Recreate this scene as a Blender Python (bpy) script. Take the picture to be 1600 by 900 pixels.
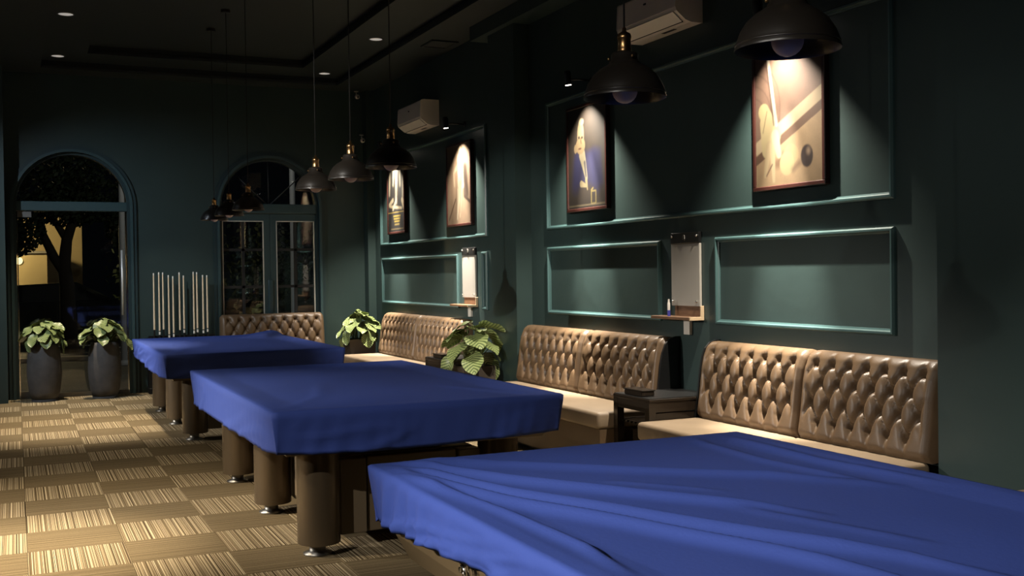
import bpy, bmesh, math, random
import numpy as np
from mathutils import Vector, Matrix, noise
random.seed(7)
S = bpy.context.scene
C = S.collection
PI = math.pi
for o in list(bpy.data.objects): bpy.data.objects.remove(o)

# ------------------------------------------------------------------ camera
cam = bpy.data.cameras.new('camera'); cam.sensor_width = 36; cam.lens = 1687.67 * 36 / 1600
cam.clip_start = .05; cam.clip_end = 400
co = bpy.data.objects.new('camera', cam); C.objects.link(co)
Rt = Vector((0.908357, -0.417969, -0.013757)); Dn = Vector((-0.018434, -0.007156, -0.999804)); Fw = Vector((0.417789, 0.908433, -0.014205))
m = Matrix.Identity(4)
for i in range(3): m[i][0] = Rt[i]; m[i][1] = -Dn[i]; m[i][2] = -Fw[i]
m.translation = Vector((0, 0, 1.5)); co.matrix_world = m
S.camera = co
# ------------------------------------------------------------------ world, light, exposure
w = bpy.data.worlds.new('night'); S.world = w; w.use_nodes = True
w.node_tree.nodes['Background'].inputs[0].default_value = (.01, .012, .016, 1)
w.node_tree.nodes['Background'].inputs[1].default_value = .08
S.view_settings.view_transform = 'Standard'; S.view_settings.look = 'None'
S.view_settings.gamma = 1; S.view_settings.use_curve_mapping = False
S.view_settings.exposure = 0.0

def spot(name, loc, tgt, power, angle, blend=.3, color=(1, .86, .66), r=.03):
    l = bpy.data.lights.new(name, 'SPOT'); l.energy = power; l.spot_size = math.radians(angle)
    l.spot_blend = blend; l.color = color; l.shadow_soft_size = r
    o = bpy.data.objects.new(name, l); C.objects.link(o); o.location = loc
    o.rotation_euler = (Vector(tgt) - Vector(loc)).to_track_quat('-Z', 'Y').to_euler()
    return o
def area(name, loc, tgt, power, size, color=(1, .9, .75)):
    l = bpy.data.lights.new(name, 'AREA'); l.energy = power; l.size = size; l.color = color
    o = bpy.data.objects.new(name, l); C.objects.link(o); o.location = loc
    o.rotation_euler = (Vector(tgt) - Vector(loc)).to_track_quat('-Z', 'Y').to_euler()
    return o
def point(name, loc, power, color, r=.1):
    l = bpy.data.lights.new(name, 'POINT'); l.energy = power; l.color = color; l.shadow_soft_size = r
    o = bpy.data.objects.new(name, l); C.objects.link(o); o.location = loc
    return o
WARM = (1, .84, .62); NEUT = (1, .94, .86)
# lamps of the hall's other half, out of frame on the left, plus some added fills
spot('hall_and_fill_spot', (-3.4, 2.3, 3.2), (1.55, 2.55, .75), 1900, 34, .9, NEUT)
spot('hall_and_fill_spot', (-5.4, 9.0, 2.7), (1.3, 6.9, .7), 2200, 26, 1, NEUT)
spot('hall_and_fill_spot', (-5.4, 11.2, 2.7), (1.3, 11.4, .7), 2600, 26, 1, NEUT)
spot('hall_and_fill_spot', (-2.5, -.55, 4.0), (4.45, 3.9, 1.05), 230, 21, .6, NEUT)
spot('hall_and_fill_spot', (-2.5, 4.3, 4.0), (4.45, 9.9, 1.1), 1600, 22, .6, NEUT)
spot('hall_and_fill_spot', (-1.4, 11.6, 4.0), (1.9, 14.8, .7), 430, 66, 1, (.74, .86, 1))
spot('hall_and_fill_spot', (-.6, 10.6, 4.0), (1.97, 14.6, 1.1), 330, 20, .9, NEUT)  # narrow spot added to brighten the cues
spot('hall_and_fill_spot', (-3.0, .5, 3.3), (2.05, 3.0, 2.25), 240, 22, .8, NEUT)  # weak spot added for highlights on the near pendants
spot('hall_and_fill_spot', (-3.2, 7.4, 3.3), (2.05, 7.0, 2.25), 80, 24, .8, NEUT)  # likewise added, for the pendants over the middle table
spot('hall_and_fill_spot', (-2.9, 6.4, 4.0), (-.1, 6.9, 0), 1700, 50, 1, WARM)  # wide spot put in to lift the near floor
spot('hall_and_fill_spot', (-3.0, 2.0, 4.0), (2.0, 5.6, .4), 700, 20, 1, NEUT)  # extra spot added to brighten the middle table's near end
# the recessed downlights that are switched on, one added as fill over the dark floor band
for x, y, p, a in ((3.78, 14.08, 800, 34), (3.78, 11.83, 500, 40), 
                   (.515, 14.0, 700, 46), (.515, 11.83, 1200, 46), (.515, 9.5, 160, 44), (-.12, 6.4, 1500, 36)):
    spot('downlight_lamp', (x, y, 4.155 if x > .3 else 4.06), (x, y, 0), p, a, 1, WARM if x < 1 else NEUT, .05)
area('ambient_fill', (-3.5, 3, 4.0), (-3.0, 3.2, 0), 10, 1.5, NEUT)  # both area lamps are added for soft ambient light
area('ambient_fill', (-3.5, 12, 4.0), (-2.6, 12.2, 0), 25, 1.5, (.85, .92, 1))
# street lamps outside, then an added fill
point('street_light', (-.9, 31.2, 2.9), 330, (1, .78, .40), .15)
point('street_light', (9.5, 24, 6.0), 120, (.9, .95, 1), .2)
point('pole_fill_light', (3.1, 17.0, 4.6), 110, (1, .95, .88), .1)  # added so the street poles show, no real lamp here

# ------------------------------------------------------------------ materials
def mat(name, col, rough=.5, metal=0, spec=.5, bump=None, var=None, emit=None, coat=0, sheen=0):
    M = bpy.data.materials.new(name); M.use_nodes = True
    nt = M.node_tree; b = nt.nodes['Principled BSDF']
    b.inputs['Base Color'].default_value = (*col, 1); b.inputs['Roughness'].default_value = rough
    b.inputs['Metallic'].default_value = metal; b.inputs['Specular IOR Level'].default_value = spec
    b.inputs['Coat Weight'].default_value = coat; b.inputs['Sheen Weight'].default_value = sheen
    if emit:
        b.inputs['Emission Color'].default_value = (*emit[0], 1); b.inputs['Emission Strength'].default_value = emit[1]
    tc = nt.nodes.new('ShaderNodeTexCoord')
    if var:
        n = nt.nodes.new('ShaderNodeTexNoise'); n.inputs['Scale'].default_value = var[0]; n.inputs['Detail'].default_value = 5
        nt.links.new(tc.outputs['Object'], n.inputs['Vector'])
        r = nt.nodes.new('ShaderNodeValToRGB'); a = var[1]
        r.color_ramp.elements[0].position = .3; r.color_ramp.elements[1].position = .7
        r.color_ramp.elements[0].color = (*[c * (1 - a) for c in col], 1); r.color_ramp.elements[1].color = (*[min(1, c * (1 + a)) for c in col], 1)
        nt.links.new(n.outputs['Fac'], r.inputs[0]); nt.links.new(r.outputs[0], b.inputs['Base Color'])
    if bump:
        n = nt.nodes.new('ShaderNodeTexNoise'); n.inputs['Scale'].default_value = bump[0]; n.inputs['Detail'].default_value = 6
        nt.links.new(tc.outputs['Object'], n.inputs['Vector'])
        bp = nt.nodes.new('ShaderNodeBump'); bp.inputs['Strength'].default_value = bump[1]; bp.inputs['Distance'].default_value = .01
        nt.links.new(n.outputs['Fac'], bp.inputs['Height']); nt.links.new(bp.outputs[0], b.inputs['Normal'])
    return M
def wood(name, c0, c1, scale=(3, 40, 40), rough=.45):
    M = mat(name, c0, rough); nt = M.node_tree; b = nt.nodes['Principled BSDF']
    tc = nt.nodes.new('ShaderNodeTexCoord'); mp = nt.nodes.new('ShaderNodeMapping'); mp.inputs['Scale'].default_value = scale
    n = nt.nodes.new('ShaderNodeTexNoise'); n.inputs['Scale'].default_value = 2; n.inputs['Detail'].default_value = 6
    r = nt.nodes.new('ShaderNodeValToRGB'); r.color_ramp.elements[0].position = .3; r.color_ramp.elements[1].position = .72
    r.color_ramp.elements[0].color = (*c0, 1); r.color_ramp.elements[1].color = (*c1, 1)
    nt.links.new(tc.outputs['Object'], mp.inputs[0]); nt.links.new(mp.outputs[0], n.inputs['Vector'])
    nt.links.new(n.outputs['Fac'], r.inputs[0]); nt.links.new(r.outputs[0], b.inputs['Base Color'])
    return M
def carpet(name, lo, mid, hi, fine):
    M = mat(name, mid, .95, spec=.1); nt = M.node_tree; b = nt.nodes['Principled BSDF']
    tc = nt.nodes.new('ShaderNodeTexCoord'); sp = nt.nodes.new('ShaderNodeSeparateXYZ'); nt.links.new(tc.outputs['Object'], sp.inputs[0])
    oi = nt.nodes.new('ShaderNodeObjectInfo')
    def stripes(scale, seed):
        mu = nt.nodes.new('ShaderNodeMath'); mu.operation = 'MULTIPLY'; mu.inputs[1].default_value = scale
        nt.links.new(sp.outputs['X'], mu.inputs[0])
        ad = nt.nodes.new('ShaderNodeMath'); ad.operation = 'MULTIPLY_ADD'; ad.inputs[1].default_value = 57.3 + seed; nt.links.new(oi.outputs['Random'], ad.inputs[0])
        nt.links.new(mu.outputs[0], ad.inputs[2])
        n = nt.nodes.new('ShaderNodeTexNoise'); n.noise_dimensions = '1D'; n.inputs['Scale'].default_value = 1; n.inputs['Detail'].default_value = 1.5
        nt.links.new(ad.outputs[0], n.inputs['W']); return n
    n1 = stripes(fine, 0); n2 = stripes(fine * .3, 11)
    mx = nt.nodes.new('ShaderNodeMath'); mx.operation = 'MULTIPLY_ADD'; mx.inputs[1].default_value = .35
    nt.links.new(n2.outputs['Fac'], mx.inputs[0]); 
    m7 = nt.nodes.new('ShaderNodeMath'); m7.operation = 'MULTIPLY'; m7.inputs[1].default_value = .65; nt.links.new(n1.outputs['Fac'], m7.inputs[0])
    nt.links.new(m7.outputs[0], mx.inputs[2])
    r = nt.nodes.new('ShaderNodeValToRGB'); e = r.color_ramp.elements
    e[0].position = .40; e[0].color = (*lo, 1); e[1].position = .60; e[1].color = (*hi, 1)
    k = e.new(.5); k.color = (*mid, 1)
    nt.links.new(mx.outputs[0], r.inputs[0])
    g = nt.nodes.new('ShaderNodeTexNoise'); g.inputs['Scale'].default_value = 260; nt.links.new(tc.outputs['Object'], g.inputs['Vector'])
    mm = nt.nodes.new('ShaderNodeMix'); mm.data_type = 'RGBA'; mm.blend_type = 'OVERLAY'; mm.inputs[0].default_value = .5
    nt.links.new(r.outputs[0], mm.inputs[6]); nt.links.new(g.outputs['Color'], mm.inputs[7]); 
    hs = nt.nodes.new('ShaderNodeRGBToBW'); nt.links.new(g.outputs['Color'], hs.inputs[0]); nt.links.new(hs.outputs[0], mm.inputs[7])
    nt.links.new(mm.outputs[2], b.inputs['Base Color'])
    bp = nt.nodes.new('ShaderNodeBump'); bp.inputs['Strength'].default_value = .5; bp.inputs['Distance'].default_value = .004
    nt.links.new(mx.outputs[0], bp.inputs['Height']); nt.links.new(bp.outputs[0], b.inputs['Normal'])
    return M
def glass_mat(name, tint=(.9, .93, .92), refl=1.0):
    M = bpy.data.materials.new(name); M.use_nodes = True; nt = M.node_tree
    for n in list(nt.nodes): nt.nodes.remove(n)
    out = nt.nodes.new('ShaderNodeOutputMaterial'); mx = nt.nodes.new('ShaderNodeMixShader')
    t = nt.nodes.new('ShaderNodeBsdfTransparent'); t.inputs[0].default_value = (*tint, 1)
    g = nt.nodes.new('ShaderNodeBsdfGlossy'); g.inputs['Roughness'].default_value = .01
    f = nt.nodes.new('ShaderNodeFresnel'); f.inputs[0].default_value = 1.52
    nt.links.new(f.outputs[0], mx.inputs[0]); nt.links.new(t.outputs[0], mx.inputs[1]); nt.links.new(g.outputs[0], mx.inputs[2])
    nt.links.new(mx.outputs[0], out.inputs[0]); return M
def attr_mat(name, attr, rough=.6, spec=.3):
    M = mat(name, (.5, .5, .5), rough, spec=spec); nt = M.node_tree
    a = nt.nodes.new('ShaderNodeAttribute'); a.attribute_name = attr
    nt.links.new(a.outputs['Color'], nt.nodes['Principled BSDF'].inputs['Base Color']); return M
def leaf_mat(name, lo, hi):
    M = mat(name, lo, .38, spec=.5); nt = M.node_tree; b = nt.nodes['Principled BSDF']
    a = nt.nodes.new('ShaderNodeAttribute'); a.attribute_name = 'leafuv'
    sp = nt.nodes.new('ShaderNodeSeparateXYZ'); nt.links.new(a.outputs['Vector'], sp.inputs[0])
    wv = nt.nodes.new('ShaderNodeMath'); wv.operation = 'SINE'
    mu = nt.nodes.new('ShaderNodeMath'); mu.operation = 'MULTIPLY'; mu.inputs[1].default_value = 2 * PI * 8
    nt.links.new(sp.outputs['X'], mu.inputs[0]); nt.links.new(mu.outputs[0], wv.inputs[0])
    r = nt.nodes.new('ShaderNodeValToRGB'); r.color_ramp.elements[0].position = .0; r.color_ramp.elements[1].position = .75
    r.color_ramp.elements[0].color = (*lo, 1); r.color_ramp.elements[1].color = (*hi, 1)
    ma = nt.nodes.new('ShaderNodeMath'); ma.operation = 'MULTIPLY_ADD'; ma.inputs[1].default_value = .5; ma.inputs[2].default_value = .5
    nt.links.new(wv.outputs[0], ma.inputs[0]); nt.links.new(ma.outputs[0], r.inputs[0]); nt.links.new(r.outputs[0], b.inputs['Base Color'])
    b.inputs['Subsurface Weight'].default_value = .0
    return M
MT = dict(
    wall=mat('teal_wall_paint', (.027, .047, .0445), .42, spec=.45, bump=(9, .12), var=(2.5, .06)),
    ceil=mat('dark_ceiling_paint', (.014, .021, .022), .6, bump=(14, .15)),
    door=mat('teal_door_paint', (.032, .062, .066), .38),
    mould=mat('teal_moulding_paint', (.045, .09, .09), .35),
    handle=mat('satin_steel_handle', (.75, .72, .66), .45, .6),
    arch=mat('dark_architrave_paint', (.018, .036, .039), .4),
    black=mat('black_lacquer', (.006, .006, .006), .38),
    shade=mat('black_satin_enamel', (.018, .015, .012), .33, spec=.6),
    brass=mat('aged_brass', (.50, .30, .13), .28, 1),
    cord=mat('black_cord', (.006, .006, .006), .7),
    bulb=mat('frosted_bulb', (.76, .57, .39), .45),
    cloth=mat('blue_cover_cloth', (.044, .078, .32), .7, spec=.2, bump=(60, .08)),
    rail=mat('tan_brown_rail', (.135, .095, .050), .32, spec=.5),
    leg=mat('bronze_brown_lacquer', (.105, .077, .047), .27, .35),
    pedestal=mat('dark_brown_panel', (.17, .128, .080), .38),
    steel=mat('brushed_steel', (.22, .21, .19), .42, 1),
    chrome=mat('bright_chrome', (.8, .78, .75), .15, 1),
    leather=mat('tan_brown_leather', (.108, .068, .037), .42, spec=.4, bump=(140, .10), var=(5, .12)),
    seat=mat('top_lit_seat_leather', (.255, .188, .122), .48, spec=.4, bump=(120, .10), var=(4, .10)),  # bench leather made lighter, light on the seat tops put into the colour
    button=mat('leather_button', (.42, .30, .18), .25),
    darkwood=wood('dark_table_wood', (.010, .007, .005), (.020, .014, .009), (3, 30, 30), .25),
    shelfwood=wood('brown_shelf_wood', (.10, .050, .026), (.19, .105, .055), (30, 4, 30), .4),
    shelfedge=mat('pale_plywood_edge', (.50, .37, .23), .5),
    white=mat('white_plastic', (.62, .58, .52), .38),
    board=mat('white_board_glass', (.33, .31, .275), .25),
    dark=mat('dark_slot', (.01, .01, .01), .6),
    pot=mat('charcoal_pot', (.085, .078, .073), .7, bump=(40, .25), var=(9, .2)),
    planter=mat('dark_brown_planter', (.060, .046, .034), .55),
    soil=mat('soil', (.03, .02, .014), .95, bump=(60, .8)),
    leaf=leaf_mat('striped_leaf', (.055, .090, .022), (.32, .375, .15)),
    stem=mat('leaf_stem', (.16, .20, .07), .5),
    frame=mat('dark_red_frame', (.020, .006, .0045), .35, spec=.3),
    paint=attr_mat('picture_print', 'print', .55),
    lens=mat('lamp_lens', (1, .95, .85), .4, emit=((1, .93, .8), 14)),
    downlens=mat('downlight_lens', (.7, .66, .6), .4, emit=((1, .93, .85), .32)),
    glass=glass_mat('window_glass'),
    maple=wood('maple_shaft', (.74, .60, .41), (.84, .70, .50), (40, 40, 3), .3),
    ivory=mat('ivory_ring', (.75, .72, .65), .3),
    asphalt=mat('asphalt', (.030, .029, .027), .75, bump=(20, .3), var=(3, .3)),
    kerb=mat('pale_kerb_stone', (.24, .21, .17), .7),
    glint=mat('road_reflection_streak', (.75, .73, .68), .6),  # reflections on the road, put in as pale colour
    beige=mat('beige_render', (.50, .37, .19), .8, var=(.8, .12)),
    bark=mat('bark', (.035, .026, .018), .9, bump=(18, .8)),
    treeleaf=mat('street_tree_leaf', (.025, .040, .014), .7),
    car=mat('dark_car_paint', (.012, .013, .015), .2, spec=.6, coat=.5),
    tyre=mat('tyre', (.01, .01, .01), .8),
    pole=mat('pale_pole', (.42, .42, .42), .5),
    blue=mat('blue_plastic', (.05, .05, .30), .4),
    lit=mat('lit_window', (.9, .8, .5), .5, emit=((1, .82, .45), 1.2)),
    tile_a=carpet('carpet_striped', (.055, .038, .020), (.21, .155, .085), (.60, .50, .33), 250),
    tile_b=carpet('carpet_plain', (.11, .082, .044), (.165, .124, .069), (.215, .165, .096), 130),
    grout=mat('carpet_joint', (.05, .036, .02), .95),
)

# ------------------------------------------------------------------ helpers
class MB:
    def __init__(s): s.v = []; s.f = []; s.sm = []
    def add(s, vs, fs, smooth=False):
        n = len(s.v); s.v += [tuple(v) for v in vs]; s.f += [tuple(i + n for i in f) for f in fs]; s.sm += [smooth] * len(fs); return s
    def box(s, x0, x1, y0, y1, z0, z1, bev=0, seg=2):
        if bev:
            bm = bmesh.new(); bmesh.ops.create_cube(bm, size=1)
            for v in bm.verts: v.co = Vector(((x0 + x1) / 2 + v.co.x * (x1 - x0), (y0 + y1) / 2 + v.co.y * (y1 - y0), (z0 + z1) / 2 + v.co.z * (z1 - z0)))
            bmesh.ops.bevel(bm, geom=bm.edges[:], offset=bev, segments=seg, profile=.5, affect='EDGES')
            bm.verts.index_update()
            s.add([v.co[:] for v in bm.verts], [[v.index for v in f.verts] for f in bm.faces], seg > 1); bm.free(); return s
        v = [(x, y, z) for z in (z0, z1) for y in (y0, y1) for x in (x0, x1)]
        return s.add(v, [(0, 2, 3, 1), (4, 5, 7, 6), (0, 1, 5, 4), (1, 3, 7, 5), (3, 2, 6, 7), (2, 0, 4, 6)])
    def lathe(s, prof, n=24, c=(0, 0, 0), smooth=True, caps=True):
        vs = [(c[0] + r * math.cos(2 * PI * k / n), c[1] + r * math.sin(2 * PI * k / n), c[2] + z) for r, z in prof for k in range(n)]
        fs = [(i * n + k, i * n + (k + 1) % n, (i + 1) * n + (k + 1) % n, (i + 1) * n + k) for i in range(len(prof) - 1) for k in range(n)]
        s.add(vs, fs, smooth)
        if caps:
            s.add(vs[:n], [tuple(reversed(range(n)))]); s.add(vs[-n:], [tuple(range(n))])
        return s
    def tube(s, pts, r, n=8, smooth=True):
        pts = [Vector(p) for p in pts]; rs = r if isinstance(r, (list, tuple)) else [r] * len(pts); vs = []
        up = Vector((0, 0, 1)) if abs((pts[-1] - pts[0]).normalized().z) < .9 else Vector((1, 0, 0))
        for i, p in enumerate(pts):
            d = (pts[min(i + 1, len(pts) - 1)] - pts[max(i - 1, 0)]).normalized()
            a = d.cross(up).normalized(); b = d.cross(a)
            vs += [p + (a * math.cos(2 * PI * k / n) + b * math.sin(2 * PI * k / n)) * rs[i] for k in range(n)]
        fs = [(i * n + k, i * n + (k + 1) % n, (i + 1) * n + (k + 1) % n, (i + 1) * n + k) for i in range(len(pts) - 1) for k in range(n)]
        fs += [tuple(range(n - 1, -1, -1)), tuple((len(pts) - 1) * n + k for k in range(n))]
        return s.add(vs, fs, smooth)
    def prism(s, poly, axis, a0, a1, smooth=False):
        def P(p, a): return {'x': (a, p[0], p[1]), 'y': (p[0], a, p[1]), 'z': (p[0], p[1], a)}[axis]
        n = len(poly); vs = [P(p, a0) for p in poly] + [P(p, a1) for p in poly]
        s.add(vs, [(k, (k + 1) % n, n + (k + 1) % n, n + k) for k in range(n)], smooth)
        s.add(vs[:n], [tuple(reversed(range(n)))]); s.add(vs[n:], [tuple(range(n))])
        return s
    def sphere(s, c, r, n=10, h=6):
        sc = r if isinstance(r, tuple) else (r, r, r)
        prof = [(math.sin(PI * i / h), -math.cos(PI * i / h)) for i in range(h + 1)]
        vs = [(c[0] + sc[0] * a * math.cos(2 * PI * k / n), c[1] + sc[1] * a * math.sin(2 * PI * k / n), c[2] + sc[2] * z) for a, z in prof for k in range(n)]
        return s.add(vs, [(i * n + k, i * n + (k + 1) % n, (i + 1) * n + (k + 1) % n, (i + 1) * n + k) for i in range(h) for k in range(n)], True)
    def mesh(s, name, mt):
        me = bpy.data.meshes.new(name); me.from_pydata(s.v, [], s.f); me.materials.append(mt)
        me.polygons.foreach_set('use_smooth', s.sm); me.update()
        bm = bmesh.new(); bm.from_mesh(me); bmesh.ops.recalc_face_normals(bm, faces=bm.faces[:]); bm.to_mesh(me); bm.free(); return me
    def build(s, name, mt, parent=None, kind=None):
        return link(name, s.mesh(name, mt), parent, kind)
def link(name, me, parent=None, kind=None):
    o = bpy.data.objects.new(name, me); C.objects.link(o)
    if parent: o.parent = parent
    if kind: o['kind'] = kind
    return o
def tag(o, label, cat, group=None):
    o['label'] = label; o['category'] = cat
    if group: o['group'] = group
    return o
def thing(name, label, cat, loc=(0, 0, 0), rz=0, group=None):
    o = bpy.data.objects.new(name, None); C.objects.link(o); o.location = loc; o.rotation_euler = (0, 0, rz)
    o.empty_display_size = .1
    return tag(o, label, cat, group)
def copy_tree(o, parent=None):
    c = o.copy(); C.objects.link(c); c.parent = parent
    for ch in list(o.children): copy_tree(ch, c)
    return c
def dup(root, loc, rz=None, label=None):
    r = copy_tree(root); r.location = loc
    if rz is not None: r.rotation_euler = (0, 0, rz)
    if label: r['label'] = label
    return r

# ------------------------------------------------------------------ room shell
XW = 4.62; YB = 14.8; XL = -6.0; YF = -4.0
floor = MB().box(XL, 5.0, YF, YB + .3, -.12, -.008).build('floor', MT['grout'], None, 'structure')
ta = MB().box(-.249, .249, -.249, .249, -.008, 0, .002, 1)
ma_, mb_ = ta.mesh('carpet_tile', MT['tile_a']), ta.mesh('carpet_tile', MT['tile_b'])
rest = [MB(), MB()]
for i in range(-12, 10):
    for j in range(-21, 17):
        cx = .035 + .5 * i + .25; cy = 6.49 + .5 * j + .25
        striped = (i + j) % 2 == 1
        if -3 <= i <= 5 and -7 <= j <= 15:
            o = link('carpet_tile', ma_ if striped else mb_, floor); o.location = (cx, cy, 0)
            if not striped: o.rotation_euler = (0, 0, PI / 2)
        else: rest[0 if striped else 1].box(max(XL, cx - .249), cx + .249, max(YF, cy - .249), min(YB, cy + .249), -.008, 0)
last = MB().box(-.249, .249, -.249, .061, -.008, 0)
la, lb = last.mesh('carpet_tile', MT['tile_a']), last.mesh('carpet_tile', MT['tile_b'])
for o in list(floor.children):
    if o.location.y > 14.7: o.data = la if o.data == ma_ else lb; o.rotation_euler = (0, 0, 0)
for k in (0, 1): rest[k].build('carpet_tiles_beyond', MT['tile_a' if k == 0 else 'tile_b'], floor, 'stuff')

# back wall with two arched openings
def arch_wall(name, x0, x1, y0, y1, ztop, doors, mt):
    mb = MB(); xs = x0
    N = 28
    def slab(xa, xb, za, zb, zc=None):
        zc = za if zc is None else zc
        mb.add([(xa, y0, za), (xb, y0, zc), (xb, y0, zb), (xa, y0, zb), (xa, y1, za), (xb, y1, zc), (xb, y1, zb), (xa, y1, zb)],
               [(0, 1, 2, 3), (7, 6, 5, 4), (0, 4, 5, 1), (3, 2, 6, 7), (1, 5, 6, 2), (0, 3, 7, 4)])
    for cx, r, sp in doors:
        slab(xs, cx - r, 0, ztop)
        for k in range(N):
            a0 = PI - PI * k / N; a1 = PI - PI * (k + 1) / N
            slab(cx + r * math.cos(a0), cx + r * math.cos(a1), sp + r * math.sin(a0), ztop, sp + r * math.sin(a1))
        xs = cx + r
    slab(xs, x1, 0, ztop)
    return mb.build(name, mt, None, 'structure')
D1 = (.68, .70, 2.42); D2 = (3.18, .69, 2.43)
wb = arch_wall('wall_back', XL, 5.0, YB, YB + .25, 4.4, [D1, D2], MT['wall'])
wr = MB().box(XW, XW + .25, YF, YB, 0, 4.4).build('wall_right', MT['wall'], None, 'structure')
MB().box(XL - .25, XL, YF, YB, 0, 4.4).build('wall_left', MT['wall'], None, 'structure')
MB().box(XL, XW, YF - .25, YF, 0, 4.4).build('wall_front', MT['wall'], None, 'structure')
for y0, y1, x in ((9.57, 10.19, 4.45), (3.64, 4.27, 4.45), (14.62, YB, 4.51)):
    MB().box(x, XW, y0, y1, 0, 4.08).build('trim_%d' % (2 + int(y0 > 5) + int(y0 > 12)), MT['wall'], None, 'structure')
MB().box(-.95, -.10, 14.42, YB, 0, 4.08).build('trim_5', MT['wall'], None, 'structure')
MB().box(4.38, XW, .5, 10.5, 3.93, 4.08).build('trim_1', MT['wall'], None, 'structure')
# ceiling: soffit, then two raised trays
cb = MB()
for a in ((4.06, XW, YF, YB, 4.08, 4.4), (XL, .30, YF, YB, 4.08, 4.4), (.30, 4.06, 14.42, YB, 4.08, 4.4), (.30, 4.06, YF, -2.4, 4.08, 4.4),
          (.30, .80, -2.4, 14.42, 4.18, 4.4), (3.46, 4.06, -2.4, 14.42, 4.18, 4.4), (.80, 3.46, 13.85, 14.42, 4.18, 4.4), (.80, 3.46, -2.4, -1.8, 4.18, 4.4),
          (.80, 3.46, -1.8, 13.85, 4.285, 4.4)): cb.box(*a)
ceil = cb.build('ceiling', MT['ceil'], None, 'structure')
for x0, x1, y1, z in ((.30, 4.06, 14.42, 4.08), (.80, 3.46, 13.85, 4.18)):
    t = MB()
    for a in ((x0, x0 + .03, -2, y1), (x1 - .03, x1, -2, y1), (x0 + .03, x1 - .03, y1 - .03, y1)): t.box(*a, z + .0, z + .035)
    t.build('tray_trim', MT['ceil'], ceil)

NTRIM = 5
def moulding(y0, y1, z0, z1, wdt=.038, dep=.030):
    mb = MB(); prof = [(0, 0), (0, dep * .55), (wdt * .25, dep), (wdt * .55, dep), (wdt * .75, dep * .5), (wdt, dep * .35), (wdt, 0)]
    for a, b in (((y0, z0), (y1, z0)), ((y1, z0), (y1, z1)), ((y1, z1), (y0, z1)), ((y0, z1), (y0, z0))):
        vs = []
        for P in (a, b):
            sy = 1 if P[0] == y0 else -1; sz = 1 if P[1] == z0 else -1
            vs += [(XW - d + .001, P[0] + sy * o_, P[1] + sz * o_) for o_, d in prof]
        n = len(prof); mb.add(vs, [(k, k + 1, n + k + 1, n + k) for k in range(n - 1)])
    global NTRIM
    NTRIM += 1
    return mb.build('trim_%d' % NTRIM, MT['mould'], None, 'structure')
for a in ((4.735, 9.19, 1.90, 3.10), (4.735, 6.485, 1.105, 1.735), (7.22, 9.19, 1.105, 1.735),
          (10.64, 14.32, 1.895, 3.10), (11.48, 14.29, 1.105, 1.72), (10.64, 10.79, 1.10, 1.73)): moulding(*a)

# ------------------------------------------------------------------ doors
def ring(cx, sp, r0, r1, y0, y1, z0=0, n=36):
    out = [(cx - r1, z0)] + [(cx + r1 * math.cos(PI - PI * k / n), sp + r1 * math.sin(PI - PI * k / n)) for k in range(n + 1)] + [(cx + r1, z0)]
    inn = [(cx - r0, z0)] + [(cx + r0 * math.cos(PI - PI * k / n), sp + r0 * math.sin(PI - PI * k / n)) for k in range(n + 1)] + [(cx + r0, z0)]
    N = len(out); vs = [(x, y, z) for y in (y0, y1) for L in (out, inn) for x, z in L]; fs = []
    for k in range(N - 1): fs += [(k, k + 1, N + k + 1, N + k), (2 * N + k, 3 * N + k, 3 * N + k + 1, 2 * N + k + 1), (k, 2 * N + k, 2 * N + k + 1, k + 1), (N + k, N + k + 1, 3 * N + k + 1, 3 * N + k)]
    return MB().add(vs, fs)
def half_disc(cx, sp, r, y0, y1, n=36):
    return MB().prism([(cx + r * math.cos(PI * k / n), sp + r * math.sin(PI * k / n)) for k in range(n + 1)], 'y', y0, y1)
def door_root(name, cx, r, sp):
    d = ring(cx, sp, r - .045, r, YB + .02, YB + .16).build(name, MT['arch'], None, 'structure')
    ring(cx, sp, r + .0, r + .065, YB - .028, YB + .001).build('architrave', MT['arch'], d)
    ring(cx, sp, r - .012, r + .022, YB - .045, YB - .001).build('architrave_bead', MT['door'], d)
    return d
cx, r, sp = D1
d1 = door_root('door_1', cx, r, sp)
MB().box(cx - r + .04, cx + r - .04, YB + .02, YB + .14, sp - .06, sp + .06, .008, 1).build('transom_bar', MT['door'], d1)
half_disc(cx, sp + .06, r - .065, YB + .075, YB + .085).build('transom_pane', MT['glass'], d1)
MB().box(cx - r + .06, cx + r - .06, YB + .07, YB + .082, .03, sp - .07).build('glass_leaf', MT['glass'], d1)
for x in (cx - r + .05, cx + r - .062): MB().box(x, x + .012, YB + .06, YB + .09, .03, sp - .07).build('glazing_strip', MT['chrome'], d1)
MB().box(cx - r + .06, cx + r - .06, YB + .055, YB + .095, .0, .05).build('bottom_rail', MT['steel'], d1)
h = MB().tube([(1.262, YB + .0, 1.02), (1.262, YB + .0, 1.86)], .016, 10)
for z in (1.12, 1.76): h.tube([(1.262, YB + .0, z), (1.262, YB + .08, z)], .010, 8)
h.build('pull_handle', MT['handle'], d1)
MB().box(cx - r + .06, cx - r + .22, YB + .05, YB + .10, sp - .14, sp - .07).build('patch_fitting', MT['steel'], d1)
MB().box(cx - r + .06, cx - r + .22, YB + .05, YB + .10, .03, .09).build('patch_fitting', MT['steel'], d1)
cx, r, sp = D2
d2 = door_root('door_2', cx, r, sp)
MB().box(cx - r + .04, cx + r - .04, YB + .02, YB + .14, sp - .075, sp + .055, .008, 1).build('transom_bar', MT['door'], d2)
half_disc(cx, sp + .055, r - .06, YB + .075, YB + .085).build('transom_pane', MT['glass'], d2)
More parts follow.
